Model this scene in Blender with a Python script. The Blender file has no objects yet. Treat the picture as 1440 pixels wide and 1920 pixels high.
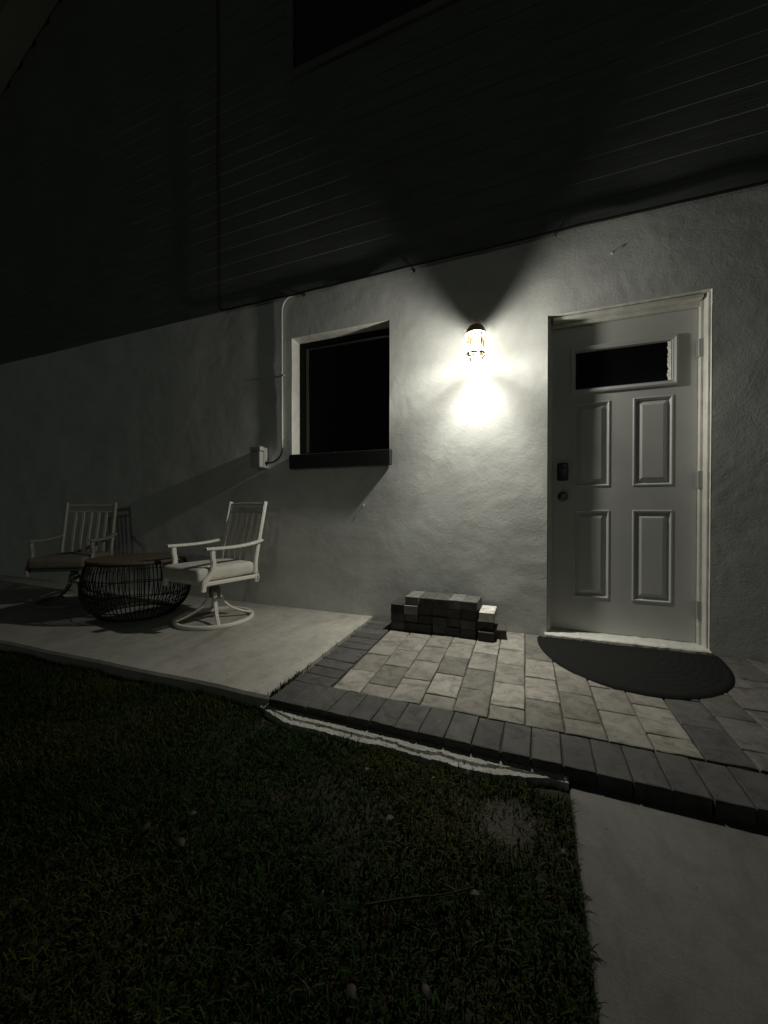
import bpy, bmesh, math, random
import numpy as np
from mathutils import Vector, Matrix, noise

random.seed(7); rng = np.random.default_rng(7)
S = bpy.context.scene
COL = S.collection
R = math.radians

# ------------------------------------------------------------------ camera, world, exposure
cam_d = bpy.data.cameras.new("camera"); cam = bpy.data.objects.new("camera", cam_d); COL.objects.link(cam)
cam_d.sensor_fit = 'VERTICAL'; cam_d.sensor_height = 24.0; cam_d.lens = 9.0
cam_d.clip_start = 0.05; cam_d.clip_end = 500
cam.location = (0, -2.78, 0.85)
cam.rotation_euler = (R(90 - 0.54), 0, R(21.27))
S.camera = cam

W = bpy.data.worlds.new("World"); S.world = W; W.use_nodes = True
bg = W.node_tree.nodes['Background']
bg.inputs[0].default_value = (0.80, 1.0, 0.86, 1)        # faint overcast night glow
bg.inputs[1].default_value = 0.010
BULB = 118.0; DOME = .85
sun_d = bpy.data.lights.new("night_sun", 'SUN'); sun = bpy.data.objects.new("night_sun", sun_d); COL.objects.link(sun)
sun_d.energy = 0.042; sun_d.angle = R(5); sun_d.color = (.93, 1.0, .88)                 # far-off street glow from behind the camera
sun.rotation_euler = Vector((-.21, .95, -.185)).to_track_quat('-Z', 'Y').to_euler()
S.view_settings.view_transform = 'Standard'; S.view_settings.look = 'None'
S.view_settings.exposure = 0.0; S.view_settings.gamma = 1.0; S.view_settings.use_curve_mapping = False
S.cycles.use_denoising = True; S.cycles.use_adaptive_sampling = False
S.cycles.max_bounces = 8; S.cycles.diffuse_bounces = 5; S.cycles.transparent_max_bounces = 12
S.cycles.sample_clamp_indirect = 4.0
S.cycles.caustics_reflective = False; S.cycles.caustics_refractive = False

# ------------------------------------------------------------------ materials
def mat(name, col=(.5, .5, .5), rough=.6, metal=0.0, build=None, spec=.5):
    m = bpy.data.materials.new(name); m.use_nodes = True
    nt = m.node_tree; p = nt.nodes['Principled BSDF']
    p.inputs['Base Color'].default_value = (*col, 1); p.inputs['Roughness'].default_value = rough
    p.inputs['Metallic'].default_value = metal; p.inputs['Specular IOR Level'].default_value = spec
    if build: build(nt, p)
    return m
def N(nt, t, **kw):
    n = nt.nodes.new(t)
    for k, v in kw.items():
        if hasattr(n, k): setattr(n, k, v)
        else: n.inputs[k].default_value = v
    return n
def coords(nt, kind='Object', scale=(1, 1, 1)):
    tc = N(nt, 'ShaderNodeTexCoord'); mp = N(nt, 'ShaderNodeMapping'); mp.inputs['Scale'].default_value = scale
    nt.links.new(tc.outputs[kind], mp.inputs[0]); return mp.outputs[0]
def nz(nt, vec, scale, detail=4, rough=.55, dist=0.0):
    n = N(nt, 'ShaderNodeTexNoise'); n.inputs['Scale'].default_value = scale; n.inputs['Detail'].default_value = detail
    n.inputs['Roughness'].default_value = rough; n.inputs['Distortion'].default_value = dist
    nt.links.new(vec, n.inputs['Vector']); return n.outputs['Fac']
def ramp(nt, fac, stops):
    r = N(nt, 'ShaderNodeValToRGB'); e = r.color_ramp.elements
    while len(e) < len(stops): e.new(.5)
    for el, (p, c) in zip(e, stops):
        el.position = p; el.color = (*c, 1) if len(c) == 3 else c
    nt.links.new(fac, r.inputs[0]); return r.outputs[0]
def mixc(nt, fac, a, b, mode='MIX'):
    m = N(nt, 'ShaderNodeMix', data_type='RGBA', blend_type=mode)
    for s, v in ((m.inputs[0], fac), (m.inputs[6], a), (m.inputs[7], b)):
        if isinstance(v, (int, float)): s.default_value = v
        elif isinstance(v, tuple): s.default_value = (*v, 1)
        else: nt.links.new(v, s)
    return m.outputs[2]
def math_(nt, op, a, b=None):
    m = N(nt, 'ShaderNodeMath', operation=op)
    for s, v in ((m.inputs[0], a), (m.inputs[1], b)):
        if v is None: continue
        if isinstance(v, (int, float)): s.default_value = v
        else: nt.links.new(v, s)
    return m.outputs[0]
def bump(nt, p, h, dist, strength=1.0, prev=None):
    b = N(nt, 'ShaderNodeBump'); b.inputs['Distance'].default_value = dist; b.inputs['Strength'].default_value = strength
    nt.links.new(h, b.inputs['Height'])
    if prev: nt.links.new(prev, b.inputs['Normal'])
    nt.links.new(b.outputs[0], p.inputs['Normal']); return b.outputs[0]

def b_stucco(nt, p):
    v = coords(nt)
    big = nz(nt, v, 1.1, 5, .6); blot = nz(nt, v, 4.5, 5, .65, .6)
    c = ramp(nt, big, [(.3, (.64, .65, .625)), (.7, (.71, .715, .69))])
    c2 = ramp(nt, blot, [(.3, (.80, .80, .79)), (.55, (1, 1, 1)), (.75, (1.0, 1.0, 1.0))])
    nt.links.new(mixc(nt, .7, c, c2, 'MULTIPLY'), p.inputs['Base Color'])
    fine = nz(nt, v, 95, 5, .6); mid = nz(nt, v, 26, 4, .6, .8)
    n1 = bump(nt, p, mid, .0014, .9); bump(nt, p, fine, .0008, .9, n1)
M_stucco = mat('painted_stucco', rough=.62, build=b_stucco, spec=.35)

def b_siding(nt, p):
    v = coords(nt, 'Object', (1, 8, 8)); n = nz(nt, v, 3, 5, .6); s = nz(nt, coords(nt), 1.6, 4)
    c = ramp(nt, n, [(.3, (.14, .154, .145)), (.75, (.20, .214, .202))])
    nt.links.new(mixc(nt, .6, c, ramp(nt, s, [(.3, (.7, .7, .7)), (.7, (1, 1, 1))]), 'MULTIPLY'), p.inputs['Base Color'])
    bump(nt, p, nz(nt, coords(nt, 'Object', (.6, 14, 14)), 6, 4), .002, .7)
M_siding = mat('dark_painted_siding', rough=.8, spec=.2, build=b_siding)

def b_white(nt, p):
    v = coords(nt); n = nz(nt, v, 9, 6, .65)
    nt.links.new(ramp(nt, n, [(.3, (.56, .55, .50)), (.6, (.70, .69, .63))]), p.inputs['Base Color'])
    bump(nt, p, nz(nt, v, 45, 5), .0014, .8)
M_white = mat('weathered_white_paint', rough=.45, build=b_white)
M_thresh = mat('rough_white_paint', rough=.7, build=lambda nt, p: (b_white(nt, p), bump(nt, p, nz(nt, coords(nt), 60, 6, .7), .006)))

def b_door(nt, p):
    v = coords(nt); n = nz(nt, v, 2.5, 4, .6)
    nt.links.new(ramp(nt, n, [(.3, (.54, .54, .52)), (.7, (.60, .60, .58))]), p.inputs['Base Color'])
    bump(nt, p, nz(nt, coords(nt, 'Object', (60, 60, 5)), 6, 3), .0006, .5)
M_door = mat('satin_grey_door_paint', rough=.52, spec=.35, build=b_door)

M_glass_dark = mat('dark_window_glass', (.004, .005, .005), .06, spec=.5)
M_bronze_frame = mat('dark_bronze_frame', (.005, .005, .005), .6, spec=.1)
M_black_brick = mat('black_painted_sill', (.010, .011, .011), .55, build=lambda nt, p: bump(nt, p, nz(nt, coords(nt), 40, 5), .003, .7))

def b_conc(lo, hi, spots=True):
    def f(nt, p):
        v = coords(nt); a = nz(nt, v, 1.3, 6, .62, .3); b_ = nz(nt, v, 14, 6, .7); g = nz(nt, v, 260, 3, .6)
        c = ramp(nt, a, [(.34, lo), (.5, tuple((p_ + q_) / 2 for p_, q_ in zip(lo, hi))), (.66, hi)])
        st = nz(nt, coords(nt, 'Object', (1, .35, 1)), 5.5, 6, .7, 1.2)
        c = mixc(nt, .6, c, ramp(nt, st, [(.34, (.62, .6, .56)), (.55, (1, 1, 1))]), 'MULTIPLY')
        c = mixc(nt, .55, c, ramp(nt, b_, [(.28, (.66, .65, .62)), (.55, (1, 1, 1)), (1, (1.0, 1.0, 1.0))]), 'MULTIPLY')
        c = mixc(nt, .35, c, ramp(nt, g, [(.35, (.55, .55, .55)), (.6, (1.0, 1.0, 1.0))]), 'MULTIPLY')
        if spots:
            s = nz(nt, v, 34, 2, .6)
            c = mixc(nt, ramp(nt, s, [(.71, (0, 0, 0)), (.76, (1, 1, 1))]), c, (.06, .06, .05))
        nt.links.new(c, p.inputs['Base Color'])
        n1 = bump(nt, p, b_, .002, .6); n2 = bump(nt, p, nz(nt, coords(nt, 'Object', (1, 70, 1)), 4, 3), .0009, .7, n1); bump(nt, p, g, .0008, .7, n2)
    return f
M_slab = mat('broom_finish_concrete', rough=.8, build=b_conc((.37, .358, .32), (.48, .464, .42)))
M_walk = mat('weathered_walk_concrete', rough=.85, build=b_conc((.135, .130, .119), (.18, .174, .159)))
M_foot = mat('rough_pale_cement', rough=.9, build=lambda nt, p: (b_conc((.36, .355, .32), (.54, .53, .485), False)(nt, p), bump(nt, p, nz(nt, coords(nt), 90, 5, .6), .0022)))

def b_paver(nt, p):
    oi = N(nt, 'ShaderNodeObjectInfo'); tc = N(nt, 'ShaderNodeTexCoord')
    sc = math_(nt, 'MULTIPLY', oi.outputs['Random'], 37.0)
    add = N(nt, 'ShaderNodeVectorMath', operation='ADD')
    cmb = N(nt, 'ShaderNodeCombineXYZ'); nt.links.new(sc, cmb.inputs[0]); nt.links.new(sc, cmb.inputs[2])
    nt.links.new(tc.outputs['Object'], add.inputs[0]); nt.links.new(cmb.outputs[0], add.inputs[1])
    v = add.outputs[0]
    a = nz(nt, v, 13, 6, .7, .8); g = nz(nt, v, 180, 4, .7); s = nz(nt, v, 26, 3, .6)
    c = mixc(nt, .8, oi.outputs['Color'], ramp(nt, a, [(.32, (.34, .31, .27)), (.5, (.92, .91, .90)), (.68, (1.3, 1.28, 1.24))]), 'MULTIPLY')
    c = mixc(nt, .4, c, ramp(nt, g, [(.35, (.5, .5, .5)), (.62, (1.1, 1.1, 1.1))]), 'MULTIPLY')
    c = mixc(nt, ramp(nt, s, [(.72, (0, 0, 0)), (.78, (.7, .7, .7))]), c, mixc(nt, .5, oi.outputs['Color'], (.75, .72, .66)))
    nt.links.new(c, p.inputs['Base Color'])
    n1 = bump(nt, p, a, .003, .5); bump(nt, p, g, .0012, .8, n1)
M_paver = mat('concrete_paver', rough=.82, build=b_paver)
M_sand = mat('joint_sand', (.05, .045, .037), .95, build=lambda nt, p: bump(nt, p, nz(nt, coords(nt), 300, 3), .004))

def b_soil(nt, p):
    v = coords(nt); a = nz(nt, v, 3.1, 6, .65); g = nz(nt, v, 90, 5, .7)
    c = ramp(nt, a, [(.35, (.018, .020, .009)), (.6, (.040, .036, .018)), (.75, (.065, .055, .033))])
    # a bare sandy spot beside the walk
    sub = N(nt, 'ShaderNodeVectorMath', operation='DISTANCE'); nt.links.new(v, sub.inputs[0]); sub.inputs[1].default_value = (-.07, -1.62, 0)
    d = math_(nt, 'ADD', sub.outputs['Value'], math_(nt, 'MULTIPLY', nz(nt, v, 11, 6, .75), .30))
    c = mixc(nt, ramp(nt, d, [(.16, (1, 1, 1)), (.30, (0, 0, 0))]), c, (.085, .078, .06))
    c = mixc(nt, .7, c, ramp(nt, g, [(.3, (.4, .4, .4)), (.65, (1.2, 1.2, 1.2))]), 'MULTIPLY')
    nt.links.new(c, p.inputs['Base Color']); bump(nt, p, g, .012, 1)
M_soil = mat('lawn_soil', rough=.95, build=b_soil)

def b_grass(nt, p):
    at = N(nt, 'ShaderNodeAttribute', attribute_name='tint')
    nt.links.new(at.outputs['Color'], p.inputs['Base Color'])
M_grass = mat('grass_blades', rough=.7, build=b_grass, spec=.08)
M_weed = mat('joint_weed_leaf', (.03, .05, .014), .7, spec=.1)
M_leaf = mat('dry_leaf', (.16, .10, .045), .7, build=lambda nt, p: nt.links.new(ramp(nt, nz(nt, coords(nt), 60, 4), [(.3, (.012, .009, .005)), (.5, (.026, .018, .009)), (.7, (.045, .032, .017))]), p.inputs['Base Color']))
M_twig = mat('twig_bark', (.04, .03, .02), .9, spec=.1)

def b_chair(nt, p):
    n = nz(nt, coords(nt), 30, 4)
    nt.links.new(ramp(nt, n, [(.3, (.70, .68, .61)), (.7, (.78, .76, .69))]), p.inputs['Base Color'])
M_chair = mat('cream_powder_coat', rough=.4, build=b_chair)
M_chair_dim = mat('dimmed_cream_powder_coat', (.21, .20, .172), .5)  # far chair's cream darkened: dimness away from the lamp put into its colour
def b_fab(lo, hi):
    def f(nt, p):
        v = coords(nt); nt.links.new(ramp(nt, nz(nt, v, 22, 5), [(.3, lo), (.7, hi)]), p.inputs['Base Color'])
        bump(nt, p, nz(nt, v, 700, 2), .0008, .7)
    return f
M_cush = mat('cream_cushion_fabric', rough=.9, build=b_fab((.56, .54, .48), (.66, .64, .57)))
M_cush2 = mat('brown_cushion_fabric', rough=.9, build=b_fab((.115, .10, .075), (.15, .13, .10)))
M_wire = mat('black_wire', (.012, .012, .012), .45, .3)
def b_wood(nt, p):
    v = coords(nt, 'Object', (2, 22, 22)); n = nz(nt, v, 3, 6, .65, .6)
    nt.links.new(ramp(nt, n, [(.3, (.075, .058, .042)), (.55, (.12, .095, .07)), (.75, (.17, .14, .105))]), p.inputs['Base Color'])
    bump(nt, p, n, .002, .6)
M_wood = mat('weathered_wood', rough=.6, build=b_wood)
M_swivel = mat('grey_swivel_metal', (.18, .175, .16), .5, .4)
M_mat = mat('black_rubber', (.011, .011, .0105), .92, spec=.12, build=lambda nt, p: bump(nt, p, nz(nt, coords(nt), 160, 4, .7), .004))
M_bronze = mat('antique_copper', (.60, .43, .28), .5, .1)
M_brass_lit = mat('aged_brass', (.05, .04, .022), .5, .3)
M_porcelain = mat('white_porcelain', (.8, .8, .76), .4)
M_nickel = mat('tarnished_nickel', (.16, .15, .13), .42, .8)
M_hinge = mat('painted_hinge', (.36, .36, .34), .45)
M_steel = mat('satin_nickel', (.42, .40, .36), .28, .95)
M_plastic = mat('black_lock_plastic', (.008, .008, .009), .3)
M_key = mat('grey_key_rubber', (.055, .055, .055), .5)
M_box = mat('grey_outlet_plastic', (.34, .34, .325), .5)
M_cable = mat('black_cable', (.008, .008, .008), .5)
M_pvc = mat('white_conduit', (.55, .55, .52), .4)
M_roof = mat('painted_soffit', (.16, .155, .12), .7)
def b_bulb(nt, p):
    out = nt.nodes['Material Output']; nt.nodes.remove(p)
    e = N(nt, 'ShaderNodeEmission'); e.inputs[0].default_value = (1.0, .955, .83, 1); e.inputs[1].default_value = 30
    nt.links.new(e.outputs[0], out.inputs[0])
M_bulb = mat('lit_bulb', build=b_bulb); M_bulb.cycles.emission_sampling = 'NONE'     # the lamp beside it carries its light
def b_clear(nt, p):
    out = nt.nodes['Material Output']; nt.nodes.remove(p)
    t = N(nt, 'ShaderNodeBsdfTransparent'); g = N(nt, 'ShaderNodeBsdfGlossy'); g.inputs['Roughness'].default_value = .05
    m = N(nt, 'ShaderNodeMixShader'); m.inputs[0].default_value = .05
    nt.links.new(t.outputs[0], m.inputs[1]); nt.links.new(g.outputs[0], m.inputs[2]); nt.links.new(m.outputs[0], out.inputs[0])
M_clear = mat('clear_lantern_glass', build=b_clear)

# ------------------------------------------------------------------ helpers
def link(name, me, m, parent=None, loc=(0, 0, 0), rot=(0, 0, 0), smooth=False):
    if m and not me.materials: me.materials.append(m)
    if smooth: me.polygons.foreach_set('use_smooth', [True] * len(me.polygons))
    o = bpy.data.objects.new(name, me); COL.objects.link(o)
    o.location = loc; o.rotation_euler = rot; o.parent = parent; return o
def from_bm(bm, name):
    bmesh.ops.recalc_face_normals(bm, faces=bm.faces)
    me = bpy.data.meshes.new(name); bm.to_mesh(me); bm.free(); return me
def obj(name, bm, m, parent=None, smooth=False, **k): return link(name, from_bm(bm, name), m, parent, smooth=smooth, **k)
def pydata(name, v, f, m, parent=None, smooth=False, **k):
    me = bpy.data.meshes.new(name); me.from_pydata([tuple(map(float, a)) for a in v], [], f); me.update()
    return link(name, me, m, parent, smooth=smooth, **k)
def tag(o, label=None, cat=None, group=None, kind=None):
    for k, v in (('label', label), ('category', cat), ('group', group), ('kind', kind)):
        if v: o[k] = v
    return o
def empty(name, loc=(0, 0, 0), rz=0):
    o = bpy.data.objects.new(name, None); COL.objects.link(o); o.location = loc; o.rotation_euler = (0, 0, rz); o.empty_display_size = .05; return o
def bx(bm, x0, x1, y0, y1, z0, z1, bev=0, seg=1):
    r = bmesh.ops.create_cube(bm, size=1); vs = r['verts']
    for v in vs: v.co = Vector(((x0 + x1) / 2 + v.co.x * (x1 - x0), (y0 + y1) / 2 + v.co.y * (y1 - y0), (z0 + z1) / 2 + v.co.z * (z1 - z0)))
    if bev:
        es = list({e for v in vs for e in v.link_edges}); bmesh.ops.bevel(bm, geom=es, offset=bev, segments=seg, affect='EDGES', profile=.6)
    return bm
def box(name, d, m, parent=None, bev=0, seg=1, **k): return obj(name, bx(bmesh.new(), *d, bev=bev, seg=seg), m, parent, **k)
def tube(bm, pts, r, n=8, closed=False):
    P = [Vector(p) for p in pts]; L = len(P); rings = []
    rr = r if isinstance(r, (list, tuple)) else [r] * L
    a = None
    for i in range(L):
        if closed: t = P[(i + 1) % L] - P[i - 1]
        else: t = P[min(i + 1, L - 1)] - P[max(i - 1, 0)]
        t.normalize()
        if a is None: a = t.orthogonal().normalized()
        a = (a - t * a.dot(t)).normalized(); b = t.cross(a)
        rings.append([bm.verts.new(P[i] + rr[i] * (math.cos(2 * math.pi * k / n) * a + math.sin(2 * math.pi * k / n) * b)) for k in range(n)])
    for i in range(L if closed else L - 1):
        A, B = rings[i], rings[(i + 1) % L]
        for k in range(n): bm.faces.new((A[k], A[(k + 1) % n], B[(k + 1) % n], B[k]))
    if not closed: bm.faces.new(rings[0][::-1]); bm.faces.new(rings[-1])
    return bm
def lathe(bm, prof, n=24, c=(0, 0, 0), axis='Z'):
    rings = []
    for r, z in prof:
        ring = []
        for k in range(1 if r < 1e-6 else n):
            a = 2 * math.pi * k / n; p = Vector((r * math.cos(a), r * math.sin(a), z))
            if axis == 'Y': p = Vector((p.x, -p.z, p.y))
            ring.append(bm.verts.new(p + Vector(c)))
        rings.append(ring)
    for A, B in zip(rings, rings[1:]):
        for k in range(n):
            a0, a1, b0, b1 = A[k % len(A)], A[(k + 1) % len(A)], B[k % len(B)], B[(k + 1) % len(B)]
            f = [v for i, v in enumerate((a0, a1, b1, b0)) if v not in (a0, a1, b1, b0)[:i]]
            if len(f) > 2: bm.faces.new(f)
    return bm
def bar(bm, pts, lat, w, t):
    """rectangular bar swept along pts; lat = fixed width direction, w width along it, t thickness"""
    P = [Vector(p) for p in pts]; lat = Vector(lat).normalized(); rings = []
    for i in range(len(P)):
        d = (P[min(i + 1, len(P) - 1)] - P[max(i - 1, 0)]).normalized(); n = d.cross(lat).normalized()
        c = .28 * min(w, t)
        q = [(w/2 - c, t/2), (w/2, t/2 - c), (w/2, -t/2 + c), (w/2 - c, -t/2), (-w/2 + c, -t/2), (-w/2, -t/2 + c), (-w/2, t/2 - c), (-w/2 + c, t/2)]
        rings.append([bm.verts.new(P[i] + lat * a + n * b) for a, b in q])
    for A, B in zip(rings, rings[1:]):
        for k in range(8): bm.faces.new((A[k], A[(k + 1) % 8], B[(k + 1) % 8], B[k]))
    bm.faces.new(rings[0][::-1]); bm.faces.new(rings[-1]); return bm
def spline(pts, n=6):
    P = [Vector(p) for p in pts]; out = []
    for i in range(len(P) - 1):
        a, b, c, d = P[max(i - 1, 0)], P[i], P[i + 1], P[min(i + 2, len(P) - 1)]
        for k in range(n):
            t = k / n
            out.append(.5 * ((2 * b) + (c - a) * t + (2 * a - 5 * b + 4 * c - d) * t * t + (3 * b - a - 3 * c + d) * t ** 3))
    return out + [P[-1]]
def ns(x, y, z, s=1.0): return noise.noise(Vector((x * s, y * s, z * s)))

# ------------------------------------------------------------------ ground
GZ = -.064
gm = bmesh.new(); bmesh.ops.create_grid(gm, x_segments=2, y_segments=2, size=120)
tag(obj('ground', gm, M_soil, loc=(0, 0, GZ)), 'dark lawn soil stretching away from the house', 'ground', kind='structure')

# patio slab (front edge gently uneven)
def slab_front(x): return -1.372 - .012 * math.sin(x * 1.7 + .6) - .004 * math.sin(x * 9)
sm = bmesh.new(); xs = list(np.linspace(-9.5, -1.115, 60))
ringv = []
for x in xs:
    f = slab_front(x); xb = x if x < -1.2 else -1.178 + (x + 1.2) * .2
    xb = x - .062 * max(0, (x + 2.2) / 1.1) if x > -2.2 else x
    w = .003 * ns(x, 0, 0, 6)
    ringv.append([sm.verts.new((xb, .0, 0)), sm.verts.new((x, f + .012, 0 + w)), sm.verts.new((x, f, -.012 + w)), sm.verts.new((x, f - .004, -.2)), sm.verts.new((xb, .0, -.2))])
for A, B in zip(ringv, ringv[1:]):
    for k in range(5): sm.faces.new((A[k], A[(k + 1) % 5], B[(k + 1) % 5], B[k]))
sm.faces.new(ringv[0]); sm.faces.new(ringv[-1][::-1])
tag(obj('patio_slab', sm, M_slab), 'pale concrete patio slab under the chairs', 'slab', kind='structure')

# concrete walkway
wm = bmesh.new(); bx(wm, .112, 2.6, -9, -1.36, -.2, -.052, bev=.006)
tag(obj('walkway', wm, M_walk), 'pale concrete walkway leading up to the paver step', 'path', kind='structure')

# ------------------------------------------------------------------ paver patio
bed = tag(box('paver_patio', (-1.09, 2.55, -1.376, 0.0, -.19, -.012), M_sand), 'patio of tan pavers edged with charcoal pavers', 'patio', kind='structure')
def paver_mesh(w, l, h, seed, bev=.0065):
    bm = bx(bmesh.new(), -w/2, w/2, -l/2, l/2, -h, 0)
    es = [e for e in bm.edges if all(v.co.z > -.001 for v in e.verts)]
    bmesh.ops.subdivide_edges(bm, edges=es, cuts=3)
    es = [e for e in bm.edges if all(v.co.z > -.001 for v in e.verts) and len(e.link_faces) == 2 and any(abs(f.normal.z) < .5 for f in e.link_faces)]
    r = random.Random(seed)
    for v in {v for e in es for v in e.verts}: v.co += Vector((r.uniform(-.0012, .0012), r.uniform(-.0012, .0012), r.uniform(-.0008, .0004)))
    bmesh.ops.bevel(bm, geom=es, offset=bev, segments=2, affect='EDGES', profile=.5)
    off = {}
    for v in bm.verts:
        k = (v.co.x > 0, v.co.y > 0)
        off.setdefault(k, Vector((r.uniform(-.0016, .0016), r.uniform(-.0022, .0022), r.uniform(-.0014, .0008))))
        v.co += off[k]
    me = from_bm(bm, 'paver'); me.materials.append(M_paver); return me
CW, RL, GAP = 1.58 / 11, .236, .0035
TAN = [paver_mesh(CW - GAP, RL - GAP, .055, s) for s in range(5)]
TANH = [paver_mesh(CW - GAP, RL / 2 - GAP, .055, s + 9) for s in range(3)]
DRK = [paver_mesh(.1 - GAP * 1.1, .2 - GAP, .062, s + 20, .004) for s in range(5)]
def tanp(me, c, x, y, col):
    k = .045 * (1 - c / 10.0); o = place(me, x - k * (y + 1.18), y, k, col); o.scale = (1 + .028 * max(0, (y + 1.18)), 1, 1)
def place(me, x, y, rz, col, name='paver', z=0):
    o = bpy.data.objects.new(name, me); COL.objects.link(o); o.parent = bed
    o.location = (x, y, z + random.uniform(-.0015, .0015)); o.rotation_euler = (random.gauss(0, .004), random.gauss(0, .005), rz + random.gauss(0, .006)); o.color = (*col, 1); return o
def tan(c=0):
    t = random.random() * (1 if c < 7 else .75); a, b = (.14, .132, .115), (.30, .284, .25)  # right-hand columns toned darker: the lamp's falloff put into their colour
    return tuple(a[i] + (b[i] - a[i]) * t for i in range(3))
def dark(): k = random.uniform(.048, .082); return (k, k * .99, k * .94)
for c in range(11):
    x = -.89 + (c + .5) * CW; y = -1.182
    half = c % 2 == 1
    if half:
        tanp(random.choice(TANH), c, x, y + RL / 4, tan(c)); y += RL / 2
    while y < -.03:
        if y + RL > .06: 
            tanp(random.choice(TANH), c, x, y + RL / 4, tan(c)); y += RL / 2
        else:
            tanp(random.choice(TAN), c, x, y + RL / 2, tan(c) if c < 10 or random.random() > .6 else dark()); y += RL
for i in range(36):                                                   # front soldier course
    x = -1.055 + i * .1; place(random.choice(DRK), x, -1.283 - .012 * (x + .3), -.012, dark(), 'border_paver')
for j in range(12):                                                   # edging beside the slab
    y = -1.13 + j * .1; place(random.choice(DRK), -1.0 - .045 * (y + 1.18), y, math.pi / 2 - .045, dark(), 'border_paver')
for c in range(11, 24):                                               # greyer pavers on the hinge side of the door
    x = -.89 + (c + .5) * CW; y = -1.182
    def grey():
        k = random.uniform(.095, .165); return (k, k * .96, k * .86)
    if c % 2 == 1: place(random.choice(TANH), x, y + RL / 4, 0, grey()); y += RL / 2
    while y < -.03:
        if y + RL > .06: place(random.choice(TANH), x, y + RL / 4, 0, grey()); y += RL / 2
        else: place(random.choice(TAN), x, y + RL / 2, 0, grey()); y += RL

# cement haunch showing along the foot of the paver edge
fv, ff = [], []
nx, ny = 420, 14
for i in range(nx + 1):
    x = -1.14 + 1.25 * i / nx
    taper = min(1, max(.15, (x + 1.16) / .2)) * min(1, max(.3, (.13 - x) / .25))
    wdt = (.086 + .014 * ns(x, 3, 0, 7) + .008 * ns(x, 8, 0, 25) + .004 * ns(x, 8, 0, 80)) * taper
    for j in range(ny + 1):
        t = j / ny; y = -1.368 - .012 * (x + .3) - t * (wdt + .018)
        z = -.031 - .010 * t + .0016 * ns(x, y, 1, 18) + .0022 * ns(x, y, 4, 60) + .0016 * ns(x, y, 7, 150) - (.009 if abs(t - .58 - .14 * ns(x, 0, 9, 6) - .06 * ns(x, 1, 9, 30)) < .045 * (1 + ns(x, 6, 0, 5)) else 0) - .04 * max(0, t - .9) / .1
        fv.append((x, y, z))
for i in range(nx):
    for j in range(ny):
        a = i * (ny + 1) + j; ff.append((a, a + 1, a + ny + 2, a + ny + 1))
tag(pydata('cement_footing', fv, ff, M_foot), 'rough pale cement strip at the foot of the paver edge', 'footing', kind='structure')

# ------------------------------------------------------------------ house
house = tag(empty('house', (0, 0, 0)), 'white stucco house with dark lap siding above a grey panel door', 'house')
WX0, WX1, WZ0, WZ1 = -9.5, 3.6, -.2, 2.665
DX0, DX1, DZ0, DZ1 = .084, .963, -.2, 2.127                     # door opening
VX0, VX1, VZ0, VZ1 = -1.928, -1.036, 1.20, 2.30                 # window opening
def lines(a, b, marks, step):
    pts = sorted({a, b, *marks}); out = []
    for p, q in zip(pts, pts[1:]):
        n = max(1, round((q - p) / step)); out += [p + (q - p) * i / n for i in range(n)]
    return out + [b]
gx = lines(-4.2, 1.6, [DX0, DX1, VX0, VX1], .02); gx = lines(WX0, -4.2, [], .06)[:-1] + gx + lines(1.6, WX1, [], .06)[1:]
gz = lines(WZ0, WZ1, [DZ1, VZ0, VZ1], .02)
def wy(x, z):
    e = 0.0050 * ns(x, 0, z, 1.7) + 0.0021 * ns(x, 5, z, 4.5) + .0011 * ns(x + .3 * ns(x, 0, z, 3), 2, z * .8, 14)
    return -e
wv, wf, idx = [], [], {}
def inhole(x, z): return (DX0 < x < DX1 and z < DZ1) or (VX0 < x < VX1 and VZ0 < z < VZ1)
def vid(x, z, d=0):
    k = (round(x, 5), round(z, 5), d)
    if k not in idx:
        idx[k] = len(wv); edge = .0025 * ns(x, 7, z, 22)
        wv.append((x, .17 if d else wy(x, z), z))
    return idx[k]
for i in range(len(gx) - 1):
    for j in range(len(gz) - 1):
        if inhole((gx[i] + gx[i + 1]) / 2, (gz[j] + gz[j + 1]) / 2): continue
        wf.append((vid(gx[i], gz[j]), vid(gx[i + 1], gz[j]), vid(gx[i + 1], gz[j + 1]), vid(gx[i], gz[j + 1])))
tag(pydata('stucco_wall', wv, wf, M_stucco, house, smooth=True))
# jambs of the two openings (painted stucco returns)
def reveal(name, x0, x1, z0, z1, m, sides, depth=.17):
    v, f = [], []
    def strip(p, q):
        n = max(2, int(math.dist(p, q) / .02)); b = len(v)
        for i in range(n + 1):
            x, z = p[0] + (q[0] - p[0]) * i / n, p[1] + (q[1] - p[1]) * i / n
            w = .0014 * ns(x, 1, z, 16)
            v.extend([(x, wy(x, z) - .0005, z), (x + w, .012, z + w), (x + w, depth, z + w)])
        for i in range(n):
            for k in range(2): f.append((b + 3*i + k, b + 3*i + k + 1, b + 3*i + k + 4, b + 3*i + k + 3))
    if 'l' in sides: strip((x0, z0), (x0, z1))
    if 't' in sides: strip((x0, z1), (x1, z1))
    if 'r' in sides: strip((x1, z1), (x1, z0))
    if 'b' in sides: strip((x1, z0), (x0, z0))
    return pydata(name, v, f, m, house, smooth=False)
reveal('window_reveal', VX0, VX1, VZ0, VZ1, M_white, 'ltrb')
reveal('door_reveal', DX0, DX1, DZ0, DZ1, M_white, 'ltr', .2)
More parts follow.
